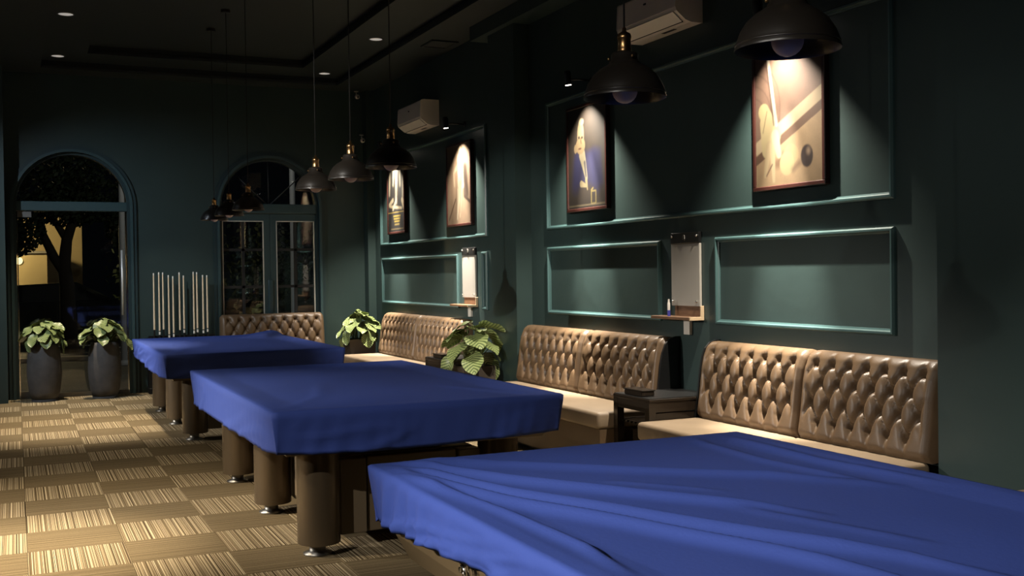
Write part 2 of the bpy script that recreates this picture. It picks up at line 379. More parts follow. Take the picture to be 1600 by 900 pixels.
for x0, x1 in ((2.545, 3.10), (3.27, 3.805)):
    lf = MB(); a0 = cx - r + .046 if x0 < 3 else 3.187; a1 = 3.183 if x0 < 3 else cx + r - .046
    for b in ((a0, x0, .02, sp - .08), (x1, a1, .02, sp - .08), (x0, x1, .02, .22), (x0, x1, 2.255, sp - .08)): lf.box(b[0], b[1], YB + .05, YB + .10, b[2], b[3])
    lf = lf.build('door_leaf', MT['door'], d2)
    MB().box(x0, x1, YB + .07, YB + .08, .22, 2.255).build('glass_pane', MT['glass'], lf)
    bead = MB()
    for b in ((x0, x0 + .012, .22, 2.255), (x1 - .012, x1, .22, 2.255), (x0, x1, 2.243, 2.255)): bead.box(b[0], b[1], YB + .045, YB + .07, b[2], b[3])
    bead.build('glazing_bead', MT['handle'], lf)
    mn = MB(); xm = (x0 + x1) / 2
    mn.box(xm - .02, xm + .02, YB + .062, YB + .09, .22, 2.255)
    for z in (.86, 1.355, 1.86): mn.box(x0, x1, YB + .062, YB + .09, z - .018, z + .018)
    mn.build('glazing_bars', MT['dark'], lf)
fan = MB()
for a in (45, 90, 135):
    a = math.radians(a); fan.tube([(cx, YB + .075, sp + .03), (cx + .64 * math.cos(a), YB + .075, sp + .64 * math.sin(a))], .008, 6)
fan.build('fanlight_bars', MT['dark'], d2)
MB().box(3.15, 3.22, YB + .03, YB + .06, .95, 1.45, .01).build('pull_handle', MT['door'], d2)

# ------------------------------------------------------------------ billiard tables
def make_table(label, loc, L, group, deep=False):
    t = thing('billiard_table', label, 'table', loc, 0, group)      # local: x 0..1.62, y 0..L
    W = 1.62
    def frus(i0, z0, i1, z1, i2=None, z2=None):
        rings = [(i0, z0), (i1, z1)] + ([(i2, z2)] if i2 is not None else [])
        vs = [p for i, z in rings for p in ((i, i, z), (W - i, i, z), (W - i, L - i, z), (i, L - i, z))]
        n = len(rings); fs = [(4 * k + j, 4 * k + (j + 1) % 4, 4 * k + 4 + (j + 1) % 4, 4 * k + 4 + j) for k in range(n - 1) for j in range(4)]
        return MB().add(vs, fs + [(3, 2, 1, 0), tuple(4 * (n - 1) + j for j in range(4))])
    MB().box(.02, W - .02, .02, L - .02, .70, .770, .012).build('rail', MT['rail'], t)
    (frus(.105, .475, .065, .56, .03, .70) if deep else frus(.075, .562, .05, .60, .03, .70)).build('apron', MT['rail'], t)
    for x in (.28, W - .28):
        for y in (.24, L / 2, L - .24):
            s = -1 if x < W / 2 else 1
            poly = [(x + .115 * math.cos(2 * PI * k / 28) * (1 if s * math.cos(2 * PI * k / 28) > 0 else 1.0), y + .125 * math.sin(2 * PI * k / 28)) for k in range(28)]
            lg = MB().prism(poly, 'z', .065, .575, True).build('leg', MT['leg'], t)
            MB().lathe([(.075, 0), (.078, .008), (.045, .018), (.042, .05), (.05, .066)], 20, (x + s * .01, y, 0)).build('foot', MT['steel'], lg)
    MB().box(.40, W - .40, .34, L - .34, .09, .50).build('pedestal', MT['pedestal'], t)
    for y0, y1 in ((.26, .345), (L - .345, L - .26)):
        for x0, x1 in ((.40, .55), (.56, 1.09), (1.10, 1.23)):
            MB().box(x0, x1, y0 + (0 if x0 == .56 else -.02), y1, .085, .495, .004, 1).build('end_panel', MT['pedestal'], t)
    for x0, x1 in ((.395, .41), (W - .41, W - .395)):
        for y0, y1 in ((.42, L / 2 - .15), (L / 2 + .15, L - .42)): MB().box(x0 - .01, x1 + .01, y0, y1, .12, .49, .004, 1).build('side_panel', MT['pedestal'], t)
    return t
TG = 'covered billiard tables in a row'
tables = [('covered billiard table closest to the camera, at the lower right', (1.17, .98, 0), 2.81),
          ('covered billiard table in the middle of the row, its bronze legs fully visible', (1.185, 5.48, 0), 2.78),
          ('covered billiard table farthest from the camera, in front of the cue rack', (1.21, 10.05, 0), 2.85)]
T = [make_table(a, b, c, TG, k == 0) for k, (a, b, c) in enumerate(tables)]
# silver scroll ornament on the side apron of the closest table
def scroll(sx):
    def spiral(cy, cz, r0, turns, d, ph=0):
        pts = []
        for k in range(26):
            q = k / 25; a = ph + d * q * turns * 2 * PI; rr = r0 * (1 - .8 * q)
            yy = cy + rr * math.cos(a); zz = cz + rr * math.sin(a)
            pts.append((sx + (.065 - (zz - .56) * .25 if zz > .56 else .065 + (.56 - zz) * .47) - .004, yy, zz))
        MB().tube(pts, [.006 * (1 - .5 * k / 25) for k in range(26)], 6).build('scroll_ornament', MT['chrome'], T[0])
    for cy, s in ((1.985, 1), (1.71, -1)):
        spiral(cy, .612, .055, 1.4, s, PI / 2); spiral(cy - s * .05, .565, .04, 1.2, -s, PI); spiral(cy + s * .075, .585, .028, 1.1, s, 0)
        spiral(cy + s * .09, .64, .022, 1, -s, 1)
scroll(0)

# fitted covers
def make_cover(label, x0, x1, y0, y1, zt, hem, ridges, nx, ny, seed, fold=.0035, sag=.012):
    rnd = random.Random(seed)
    def top_z(x, y):
        ex = min(x - x0, x1 - x); ey = min(y - y0, y1 - y); e = min(ex, ey)
        z = zt - sag * min(1, max(0, (e - .05) / .14)) 
        z += .0035 * noise.noise((x * 3.1 + seed, y * 2.3, 0)) * min(1, e / .1)
        for (pts, wd, amp) in ridges:
            if x < min(p[0] for p in pts) - 3 * wd or x > max(p[0] for p in pts) + 3 * wd or y < min(p[1] for p in pts) - 3 * wd or y > max(p[1] for p in pts) + 3 * wd: continue
            best = None
            tot = len(pts) - 1
            for k in range(tot):
                ax, ay = pts[k]; bx, by = pts[k + 1]; dx, dy = bx - ax, by - ay; l2 = dx * dx + dy * dy
                u = ((x - ax) * dx + (y - ay) * dy) / l2; uc = min(1, max(0, u))
                qx, qy = x - ax - uc * dx, y - ay - uc * dy; dd = math.hypot(qx, qy)
                if best is None or dd < best[0]: best = (dd, (k + uc) / tot, dx * qy - dy * qx)
            dd, u, sg = best
            if dd < wd * 3:
                tp = min(1, u * 5 + .25) * min(1, (1 - u) * 4 + .02)
                ww = wd * (.65 if sg > 0 else 1.25)
                z += amp * tp * math.exp(-(dd / ww) ** 2)
        return z
    vs = []; fs = []
    nx, ny = nx, ny
    for j in range(ny + 1):
        for i in range(nx + 1):
            x = x0 + (x1 - x0) * i / nx; y = y0 + (y1 - y0) * j / ny
            vs.append((x, y, top_z(x, y)))
    G = lambda i, j: j * (nx + 1) + i
    for j in range(ny):
        for i in range(nx): fs.append((G(i, j), G(i + 1, j), G(i + 1, j + 1), G(i, j + 1)))
    loop = [G(i, 0) for i in range(nx)] + [G(nx, j) for j in range(ny)] + [G(i, ny) for i in range(nx, 0, -1)] + [G(0, j) for j in range(ny, 0, -1)]
    N = len(loop); per = 0; info = []
    for k, g in enumerate(loop):
        x, y, z = vs[g]; nxt = vs[loop[(k + 1) % N]]
        n = [0, 0]
        if abs(x - x0) < 1e-6: n[0] -= 1
        if abs(x - x1) < 1e-6: n[0] += 1
        if abs(y - y0) < 1e-6: n[1] -= 1
        if abs(y - y1) < 1e-6: n[1] += 1
        q = math.hypot(*n); corner = q > 1.1
        cd = min(math.hypot(x - a, y - b) for a in (x0, x1) for b in (y0, y1))
        info.append((x, y, z, n[0] / q, n[1] / q, per, cd, corner)); per += math.hypot(nxt[0] - x, nxt[1] - y)
    R = 12; prev = loop
    for rI in range(1, R + 1):
        f = max(0, (rI - 1) / (R - 1)); row = []
        for (x, y, z, ax, ay, s, cd, corner) in info:
            zb = hem(x, y) + .006 * noise.noise((s * 4, seed, 2))
            if rI == 1: o = .010; zz = z - .007
            else:
                zz = (z - .02) * (1 - f) + zb * f
                pl = math.exp(-cd / .40)
                fld = fold * (noise.noise((s * 6, seed * 3.1, f * .8)) + 2.0 * pl * math.sin(s * 55 + 3 * f + 4 * noise.noise((s * 3, seed, 5))))
                dg = noise.noise((s * 2.2 + f * 1.3, f * 1.1 - s * .3, seed * 1.7)); dg = max(0, 1 - abs(dg) * 5)
                o = .014 + .022 * dg * f * (1 - .3 * f) + fld * (.25 + .75 * f) - .010 * f * (1 - pl) + .004 * pl * f
            kc = math.exp(-(cd / .16) ** 2); o = o * (1 - kc) + (.012 - .034 * f) * kc
            row.append(len(vs)); vs.append((x + ax * max(o, -.025), y + ay * max(o, -.025), zz))
        for k in range(N): fs.append((prev[k], prev[(k + 1) % N], row[(k + 1) % N], row[k])[::-1])
        prev = row
    row = []
    for g in prev:
        x, y, z = vs[g]; cx_, cy_ = (x0 + x1) / 2, (y0 + y1) / 2
        row.append(len(vs)); vs.append((x - .008 * (1 if x > cx_ else -1) * (abs(x - cx_) > (x1 - x0) / 2 - .02), y - .008 * (1 if y > cy_ else -1) * (abs(y - cy_) > (y1 - y0) / 2 - .02), z + .006))
    for k in range(N): fs.append((prev[k], prev[(k + 1) % N], row[(k + 1) % N], row[k])[::-1])
    mb = MB().add(vs, fs, True); o = mb.build('table_cover', MT['cloth'])
    return tag(o, label, 'table cover', 'blue covers draped over the billiard tables')
RID3 = [([(1.30, 3.76), (1.47, 3.70), (1.64, 3.586), (2.32, 2.98), (2.6, 2.6)], .040, .017),
        ([(1.24, 3.74), (1.36, 3.66), (1.521, 3.329), (1.768, 2.906), (1.996, 2.593), (2.1, 2.4)], .032, .022),
        ([(1.22, 3.68), (1.306, 3.5), (1.423, 3.116), (1.526, 2.877), (1.784, 2.292), (1.959, 1.975), (2.05, 1.6)], .032, .026),
        ([(1.21, 3.60), (1.262, 3.30), (1.387, 2.922), (1.545, 2.541), (1.69, 2.171), (1.779, 1.881), (1.85, 1.6)], .032, .026),
        ([(1.19, 3.5), (1.24, 3.15), (1.28, 2.805), (1.30, 2.4), (1.27, 2.1)], .022, .016),
        ([(2.53, 3.72), (2.486, 3.189), (2.546, 2.619)], .030, .009),
        ([(1.795, 3.153), (2.057, 2.816)], .022, .005),
        ([(1.92, 2.62), (2.125, 2.013)], .03, .007), ([(2.69, 3.7), (2.66, 3.1), (2.71, 2.5)], .03, .008)]
make_cover('wrinkled royal blue cover on the closest table, with long folds fanning out', 1.165, 2.79, .96, 3.79, .808,
           lambda x, y: .60 + (.075 * min(1, max(0, (3.8 - y) / 1.1)) if x < 1.2 else 0), RID3, 160, 270, 1, .012)
make_cover('smooth dark blue cover on the middle table of the row', 1.175, 2.815, 5.465, 8.27, .808,
           lambda x, y: .583 + .012 * math.sin(x * 3 + y), [([(1.25, 5.6), (1.6, 6.2), (1.8, 7)], .05, .004), ([(2.7, 5.6), (2.4, 6.4)], .05, .005)], 70, 110, 2)
make_cover('royal blue cover on the farthest table, raised at one far corner', 1.20, 2.845, 10.04, 12.91, .808,
           lambda x, y: .588 + (.03 if x < 1.25 and y > 11.6 else 0), [([(2.80, 13.0), (2.72, 12.75), (2.5, 12.2)], .16, .045), ([(1.3, 10.2), (1.5, 11)], .05, .006)], 70, 110, 3)

# ------------------------------------------------------------------ tufted benches
PROF = [(-.235, .455), (-.222, .52), (-.208, .60), (-.196, .70), (-.184, .80), (-.168, .88), (-.140, .945), (-.10, .985), (-.05, 1.0), (-.004, 1.0)]
def prof_at(s):
    seg = [math.hypot(PROF[i + 1][0] - PROF[i][0], PROF[i + 1][1] - PROF[i][1]) for i in range(len(PROF) - 1)]; t = s * sum(seg)
    for i, l in enumerate(seg):
        if t <= l or i == len(seg) - 1:
            f = min(1, t / l); a, b = PROF[i], PROF[i + 1]
            d = ((b[0] - a[0]) / l, (b[1] - a[1]) / l)
            return a[0] + f * (b[0] - a[0]), a[1] + f * (b[1] - a[1]), -d[1], d[0]
        t -= l
ROWZ = [.925, .805, .685, .565]
def back_module(x0, x1, ncol, parent):
    wd = x1 - x0; a = wd / (ncol + .35); u0 = (wd - a * (ncol - 1)) / 2
    nu = int(wd / a * 13); nv = 64; vs = []; fs = []
    btn = MB()
    zs = [prof_at(j / nv) for j in range(nv + 1)]
    # normals smoothed along the profile
    nr = []
    for j in range(nv + 1):
        y = sum(zs[min(nv, max(0, j + k))][2] for k in range(-3, 4)); z = sum(zs[min(nv, max(0, j + k))][3] for k in range(-3, 4)); l = math.hypot(y, z); nr.append((y / l, z / l))
    arc = [0]
    for j in range(nv): arc.append(arc[-1] + math.hypot(zs[j + 1][0] - zs[j][0], zs[j + 1][1] - zs[j][1]))
    rs = []
    for z in ROWZ:
        j = min(range(int(nv * .9)), key=lambda j: abs(zs[j][1] - z)); rs.append(arc[j])
    def rowc(s):
        if s >= rs[0]: return -(s - rs[0]) / .12
        for k in range(3):
            if s >= rs[k + 1]: return k + (rs[k] - s) / (rs[k] - rs[k + 1])
        return 3 + (rs[3] - s) / .12
    def pl(t): return abs(math.sin(PI * t))
    def fd(x): return 1 - .62 * (1 - min(1, x * 1.25)) ** 2.2
    def hgt(u, s):
        c = (u - u0) / a; q = rowc(s)
        if q < 0: h = fd(pl(c)); d = math.exp(-(-q / .30) ** 1.2); h = 1 - (1 - h) * d
        elif q > 3: h = fd(pl(c - .5)); d = math.exp(-((q - 3) / .6) ** 2); h = 1 - (1 - h) * d
        else: h = min(fd(pl(c + q / 2)), 1) * fd(pl(c - q / 2)); h = .82 * h + .18 * (pl(c + q / 2) * pl(c - q / 2)) ** .5
        ed = max(0, -c - .1, c - (ncol - 1) - .1); h = h + (1 - h) * min(1, ed / .28)
        e = min(u, wd - u); h -= .55 * math.exp(-(e / .018) ** 2)
        sb = s / arc[-1]; h -= .5 * math.exp(-(s / .025) ** 2)
        if sb > .8: h -= .6 * ((sb - .8) / .2)
        # dimple at the nearest button
        r_ = min(3, max(0, round(q))); cc = round(c - (.5 if r_ % 2 else 0)) + (.5 if r_ % 2 else 0)
        if 0 <= cc <= ncol - 1:
            dd = math.hypot((c - cc) * a, s - rs[r_]); h -= .50 * math.exp(-(dd / .024) ** 1.6)
        return h
    A = .058
    for j in range(nv + 1):
        y, z, _, _ = zs[j]; ny_, nz_ = nr[j]
        for i in range(nu + 1):
            u = wd * i / nu; h = A * (hgt(u, arc[j]) - .75) 
            vs.append((x0 + u, y + ny_ * h, z + nz_ * h))
    for j in range(nv):
        for i in range(nu): k = j * (nu + 1) + i; fs.append((k, k + 1, k + nu + 2, k + nu + 1))
    # sides and back
    b = len(vs)
    for xx in (x0, x1):
        i = 0 if xx == x0 else nu
        vs += [(xx, -.002, .455)]; cidx = len(vs) - 1
        col = [jj * (nu + 1) + i for jj in range(nv + 1)]
        for jj in range(nv): fs.append((col[jj], col[jj + 1], cidx))
    cu = MB().add(vs, fs, True); o = cu.build('back_cushion', MT['leather'], parent)
    for rI in range(4):
        n = ncol if rI % 2 == 0 else ncol - 1
        j = min(range(nv + 1), key=lambda j: abs(arc[j] - rs[rI])); y, z, _, _ = zs[j]; ny_, nz_ = nr[j]
        for k in range(n):
            u = u0 + a * (k + (.5 if rI % 2 else 0)); h = A * (hgt(u, rs[rI]) - .75) + .006
            btn.sphere((x0 + u, y + ny_ * h, z + nz_ * h), (.0095, .0095, .0095), 8, 5)
    btn.build('tufting_buttons', MT['button'], o, 'stuff')
def make_bench(label, loc, rz, mods, ends, seatmods=None, depth=.72):
    t = thing('tufted_bench', label, 'bench', loc, rz, 'tufted leather benches')
    L = sum(m[0] for m in mods); x = 0
    for wdt, n in mods:
        back_module(x + .009, x + wdt - .009, n, t); x += wdt
    sx = 0
    for wdt in (seatmods or [m[0] for m in mods]):
        MB().box(sx + .003, sx + wdt - .003, -depth, -.20, .325, .452, .028, 3).build('seat_cushion', MT['seat'], t); sx += wdt
    MB().box(.01, L - .01, -depth + .02, -.01, .04, .325).build('base', MT['leather'], t)
    MB().box(.03, L - .03, -depth + .06, -.03, 0, .04).build('plinth', MT['black'], t)
    poly = [(y, z) for y, z in PROF]; poly = [(min(y + .006, -.004), z - .004) for y, z in poly] + [(-.004, .03), (-.23, .03)]
    for e in ends:
        xx = -.018 if e == 0 else L
        MB().prism(poly, 'x', xx, xx + .018).build('end_panel', MT['black'], t)
    return t
make_bench('near tufted brown leather bench ending against the wall pier, below the large print', (XW, 6.45, 0), -PI / 2, [(1.09, 7), (1.075, 7)], [0])
make_bench('tufted brown leather bench between the wall pilaster and the dark side table', (XW, 9.50, 0), -PI / 2, [(1.26, 8), (1.25, 8)], [1])
make_bench('brightly lit tufted leather bench under the far pair of pictures', (XW, 13.86, 0), -PI / 2, [(1.40, 9), (1.37, 9)], [])
make_bench('tufted leather bench standing across the double glass door', (2.46, YB - .05, 0), 0, [(1.40, 9)], [])
make_bench('bench beyond the wall pier, only its seat corner at the right edge', (XW, 3.615, 0), -PI / 2, [(1.2, 8), (1.2, 8)], [])

# ------------------------------------------------------------------ side tables
def make_side_table(label, loc, wx, wy, h):
    t = thing('side_table', label, 'side table', loc, 0, 'dark wood side tables')
    MB().box(0, wx, 0, wy, h - .025, h, .004, 1).build('table_top', MT['darkwood'], t)
    MB().box(.006, wx - .006, .006, wy - .006, h, h + .005).build('glass_top', MT['black'], t)
    f = MB()
    for a in ((.0, wx, .004, .024), (.0, wx, wy - .024, wy - .004)): f.box(a[0] + .004, a[1] - .004, a[2], a[3], h - .095, h - .025)
    for x in (.004, wx - .024): f.box(x, x + .02, .024, wy - .024, h - .095, h - .025)
    f.build('apron', MT['darkwood'], t)
    for x in (0, wx - .06):
        for y in (0, wy - .06): MB().box(x + .002, x + .058, y + .002, y + .058, 0, h - .025).build('leg', MT['darkwood'], t)
    MB().box(.06, wx - .06, .008, .022, h - .30, h - .10, .003, 1).build('side_panel', MT['darkwood'], t)
    for k in range(9): y = .03 + (wy - .07) * k / 8; MB().box(.03, wx - .03, y, y + .025, h - .20, h - .185).build('shelf_slat', MT['darkwood'], t)
    MB().box(.02, wx - .02, .02, wy - .02, .20, .225).build('shelf', MT['darkwood'], t)
    return t
make_side_table('dark wood side table between the two nearer benches', (4.02, 6.47, 0), .58, .50, .595)
make_side_table('dark wood side table at the end of the far brightly lit bench', (4.02, 10.50, 0), .56, .52, .60)
def small_box(loc, label):
    t = thing('tissue_box', label, 'box', loc, 0, 'small dark boxes on the side tables')
    MB().box(-.055, .055, -.12, .12, 0, .035, .004, 1).build('box_body', MT['darkwood'], t)
    MB().box(-.06, .06, -.125, .125, .035, .045, .003, 1).build('lid', MT['darkwood'], t)
small_box((4.10, 6.73, .601), 'small flat dark box on the side table between the nearer benches')
small_box((4.10, 10.72, .606), 'small dark box on the side table by the far bench')

# ------------------------------------------------------------------ plants
def leaf_mesh(L, Wd, droop, cup, ph):
    nt_, nw = 16, 10; vs = []; fs = []; uv = []
    for i in range(nt_ + 1):
        t = i / nt_; hw = Wd * max(.03, math.sin(PI * min(1, (t * .93 + .035)))) ** .62 * (1 + .10 * (1 - 2 * t))
        for j in range(-nw // 2, nw // 2 + 1):
            v = j / (nw / 2); heart = -.10 * L * abs(v) ** 1.5 * max(0, 1 - t * 3)
            rib = math.sin(2 * PI * 8 * (t - .25 * abs(v)))
            z = -droop * t * t * L + cup * v * v * Wd + .0035 * rib * abs(v) + .006 * math.sin(3.2 * t * PI + ph) * v
            vs.append((L * t + heart, hw * v, z)); uv.append((t - .25 * abs(v), v, 0))
    n = nw + 1
    for i in range(nt_):
        for j in range(nw): k = i * n + j; fs.append((k, k + 1, k + n + 1, k + n))
    me = MB().add(vs, fs, True).mesh('leaf', MT['leaf'])
    at = me.attributes.new('leafuv', 'FLOAT_VECTOR', 'POINT'); at.data.foreach_set('vector', [c for p in uv for c in p])
    return me
LEAVES = [leaf_mesh(.150, .074, .30, .16, 0), leaf_mesh(.138, .072, .45, .10, 1.4), leaf_mesh(.160, .074, .22, .24, 2.6)]
def foliage(root, z0, seed, n, spread, height, sizes=1.0, base_r=.05):
    rnd = random.Random(seed)
    for k in range(n):
        az = k * 2.39996 + rnd.uniform(-.35, .35); f = (k + .5) / n
        rad = spread * (f ** .55) * rnd.uniform(.75, 1.08); zz = z0 + height * (1 - f ** 1.5) * rnd.uniform(.82, 1.05) + .03
        P = Vector((rad * math.cos(az), rad * math.sin(az), zz)); B = Vector((base_r * math.cos(az), base_r * math.sin(az), z0 - .02))
        mid = B.lerp(P, .55) + Vector((0, 0, .05))
        MB().tube([B, mid, P], [.006, .005, .004], 6).build('stem', MT['stem'], root)
        o = link('leaf', LEAVES[k % 3], root); sc = sizes * rnd.uniform(.85, 1.15)
        tilt = .0 + .85 * f + rnd.uniform(-.3, .45)
        xa = Vector((math.cos(az) * math.cos(tilt), math.sin(az) * math.cos(tilt), -math.sin(tilt)))
        za = Vector((math.cos(az) * math.sin(tilt), math.sin(az) * math.sin(tilt), math.cos(tilt)))
        ya = za.cross(xa); rl = rnd.uniform(-.4, .4); ya2 = ya * math.cos(rl) + za * math.sin(rl); za2 = xa.cross(ya2)
        mm = Matrix.Identity(4)
        for i in range(3): mm[i][0] = xa[i] * sc; mm[i][1] = ya2[i] * sc; mm[i][2] = za2[i] * sc
        mm.translation = P - xa * .03 * sc
        o.matrix_local = mm
def round_pot(label, loc, seed, n=17, spread=.20, height=.30):
    t = thing('potted_plant', label, 'plant', loc, 0, 'potted plants in tall round charcoal pots')
    MB().lathe([(.150, 0), (.152, .022), (.12, .024)], 32).build('saucer', MT['pot'], t)
    MB().lathe([(.12, .024), (.150, .03), (.178, .12), (.196, .26), (.200, .38), (.190, .54), (.168, .66), (.158, .70), (.146, .70), (.148, .655)], 40).build('pot', MT['pot'], t)
    MB().lathe([(.001, .66), (.147, .66), (.147, .64)], 24).build('soil', MT['soil'], t)
    foliage(t, .68, seed, n, spread * 1.25, height, 1.05)
    return t
round_pot('leafy plant in a tall charcoal pot, left one of the pair before the glass door', (.308, 14.50, 0), 3, 27, .20, .26)
round_pot('leafy plant in a tall charcoal pot, right one of the pair before the glass door', (1.005, 14.48, 0), 11, 27, .20, .26)
round_pot('leafy plant at the far left edge, only its leaf tips in view', (-.40, 9.05, 0), 21, 20, .24, .22)
def square_planter(label, loc, s, h, seed, n, spread, height, size):
    t = thing('potted_plant', label, 'plant', loc, 0, 'leafy plants in square planters')
    p = MB(); a = s / 2
    for b in ((-a, a, -a, -a + .02), (-a, a, a - .02, a), (-a, -a + .02, -a + .02, a - .02), (a - .02, a, -a + .02, a - .02)): p.box(*b, 0, h)
    p.box(-a + .02, a - .02, -a + .02, a - .02, 0, .03); p.build('pot', MT['planter'], t)
    MB().box(-a + .02, a - .02, -a + .02, a - .02, h - .08, h - .05).build('soil', MT['soil'], t)
    foliage(t, h - .04, seed, n, spread, height, size); return t
square_planter('bright green leafy plant in a square planter in the far corner', (4.25, 14.27, 0), .36, .63, 5, 26, .26, .36, 1.25)
square_planter('drooping leafy plant in a dark planter in front of the wall pilaster', (4.15, 9.98, 0), .34, .58, 8, 19, .27, .46, 1.5)

# ------------------------------------------------------------------ pendant lamps
def make_pendant(label, loc, cordtop=4.285):
    t = thing('pendant_lamp', label, 'pendant lamp', loc, 0, 'black dome pendant lamps over the tables')   # local z=0 at the rim
    outer = [(.152, 0), (.153, .006), (.149, .012), (.146, .028), (.136, .055), (.118, .083), (.092, .106), (.068, .120), (.058, .126), (.056, .134), (.050, .136), (.050, .160), (.044, .166), (.030, .170), (.026, .172)]
    inner = [(.024, .166), (.05, .125), (.085, .103), (.113, .080), (.131, .052), (.141, .026), (.146, .008), (.152, 0)]
    MB().lathe(outer + inner, 40, caps=False).build('shade', MT['shade'], t)
    MB().lathe([(.1475, .013), (.151, .015), (.151, .019), (.1465, .021)], 40, caps=False).build('rim_band', MT['shade'], t)
    MB().lathe([(.024, .170), (.026, .176), (.0245, .180), (.0245, .216), (.0265, .219), (.0265, .226), (.023, .236), (.012, .243), (.008, .246), (.007, .258), (.002, .262)], 20).build('socket', MT['brass'], t)
    k = MB()
    for a in (0, 2 * PI / 3, 4 * PI / 3): k.sphere((.058 * math.cos(a + .5), .058 * math.sin(a + .5), .146), .006, 8, 5)
    k.build('shade_screws', MT['brass'], t)
    MB().sphere((0, 0, .028), (.047, .047, .047), 20, 12).build('bulb', MT['bulb'], t)
    MB().tube([(0, 0, .26), (0, 0, cordtop - loc[2] - .02)], .0035, 6).build('cord', MT['cord'], t)
    MB().lathe([(.05, cordtop - loc[2] - .03), (.05, cordtop - loc[2] - .001)], 20).build('canopy', MT['shade'], t)
    return t
ZR = 2.135
P0 = make_pendant('black dome pendant in the top right corner, cut by the frame top', (2.05, 2.52, ZR))
for y, lb in ((3.44, 'black dome pendant before the near wall air conditioner, brass socket visible'), (1.62, 'black dome pendant over the near end of the closest table'),
              (6.16, 'black dome pendant overlapping the far poster, rightmost over the middle table'), (7.01, 'black dome pendant over the centre of the middle table'),
              (7.93, 'black dome pendant over the middle table, leftmost of its three'), (10.50, 'small distant black pendant, rightmost of the trio over the farthest table'),
              (11.52, 'small distant black pendant, middle of the trio over the farthest table'), (12.45, 'small distant black pendant, leftmost of the trio over the farthest table')):
    dup(P0, (2.05, y, ZR), None, lb)

# ------------------------------------------------------------------ framed prints
def ss(d, e=.004): return np.clip(.5 - d / (2 * e), 0, 1)
def seg(x, y, a, b, r0, r1=None):
    r1 = r0 if r1 is None else r1
    ax, ay = a; bx, by = b; t = np.clip(((x - ax) * (bx - ax) + (y - ay) * (by - ay)) / ((bx - ax) ** 2 + (by - ay) ** 2), 0, 1)
    return np.hypot(x - ax - t * (bx - ax), y - ay - t * (by - ay)) - (r0 + (r1 - r0) * t)
def ell(x, y, c, rx, ry): return (np.hypot((x - c[0]) / rx, (y - c[1]) / ry) - 1) * min(rx, ry)
def lin(c): return np.array([(v / 255) ** 2.2 for v in c])
def over(img, d, col, al=1, e=.004): a = (ss(d, e) * al)[..., None]; return img * (1 - a) + lin(col) * a
def grain(x, y, seed, amt):
    r = np.random.default_rng(seed); n = np.zeros_like(x)
    for k in range(7):
        fx, fy = r.uniform(8, 60, 2); p = r.uniform(0, 6, 2); n += np.sin(x * fx + p[0]) * np.sin(y * fy + p[1]) / 3
    n += r.normal(0, .5, x.shape); return 1 + amt * n
def art_cue(x, y):      # x 0..w left to right, y up, metres
    w_, h_ = W_, H_
    img = np.ones(x.shape + (3,)) * lin((150, 118, 98))
    img *= grain(x, y, 1, .06)[..., None]
    for k in range(4): img = over(img, np.abs(np.hypot(x + .05, (y - .42 - .03 * k) * .9) - .17 - .045 * k) - .004, (95, 72, 58), .6)
    ln = y - (.30 + (x / w_) * .30)
    img = over(img, ln, (205, 172, 135)); img = over(img, np.abs(ln + .045) - .045, (226, 200, 160)); img = over(img, np.abs(ln + .125) - .032, (120, 88, 64))
    g = img[...]; img = np.where((ln < -.157)[..., None], lin((206, 172, 130)) * grain(x, y, 4, .05)[..., None], img)
    img = over(img, seg(x, y, (.22, .14), (.30, .165), .03, .05), (140, 104, 74), .8, .02)
    img = over(img, seg(x, y, (.085, .50), (.20, .33), .055, .06), (226, 206, 150)); img = over(img, seg(x, y, (.115, .42), (.12, .24), .07, .055), (226, 204, 152))
    img = over(img, seg(x, y, (.14, .27), (.095, .07), .032, .014), (220, 194, 148)); img = over(img, seg(x, y, (.17, .27), (.185, .03), .03, .013), (228, 204, 158)); img = over(img, seg(x, y, (.2, .33), (.24, .2), .04, .025), (240, 222, 180))
    img = over(img, seg(x, y, (.11, .07), (.17, .14), .006), (120, 88, 62), .9); img = over(img, seg(x, y, (.12, .5), (.075, .36), .003), (110, 85, 60), .9)
    img = over(img, seg(x, y, (.115, .95), (.215, .40), .012, .016), (236, 222, 196)); img = over(img, seg(x, y, (.092, .95), (.19, .40), .006), (96, 72, 58), .8)
    img = over(img, ell(x, y, (.36, .19), .075, .068), (216, 190, 140)); img = over(img, ell(x, y, (.32, .135), .072, .078), (226, 204, 150))
    img = over(img, seg(x, y, (.38, .09), (.44, .125), .014), (120, 90, 66), .8, .02)
    img = over(img, ell(x, y, (.515, .165), .058, .072), (66, 44, 34)); img = over(img, ell(x, y, (.53, .195), .018, .022), (190, 160, 130), .9, .012)
    return img
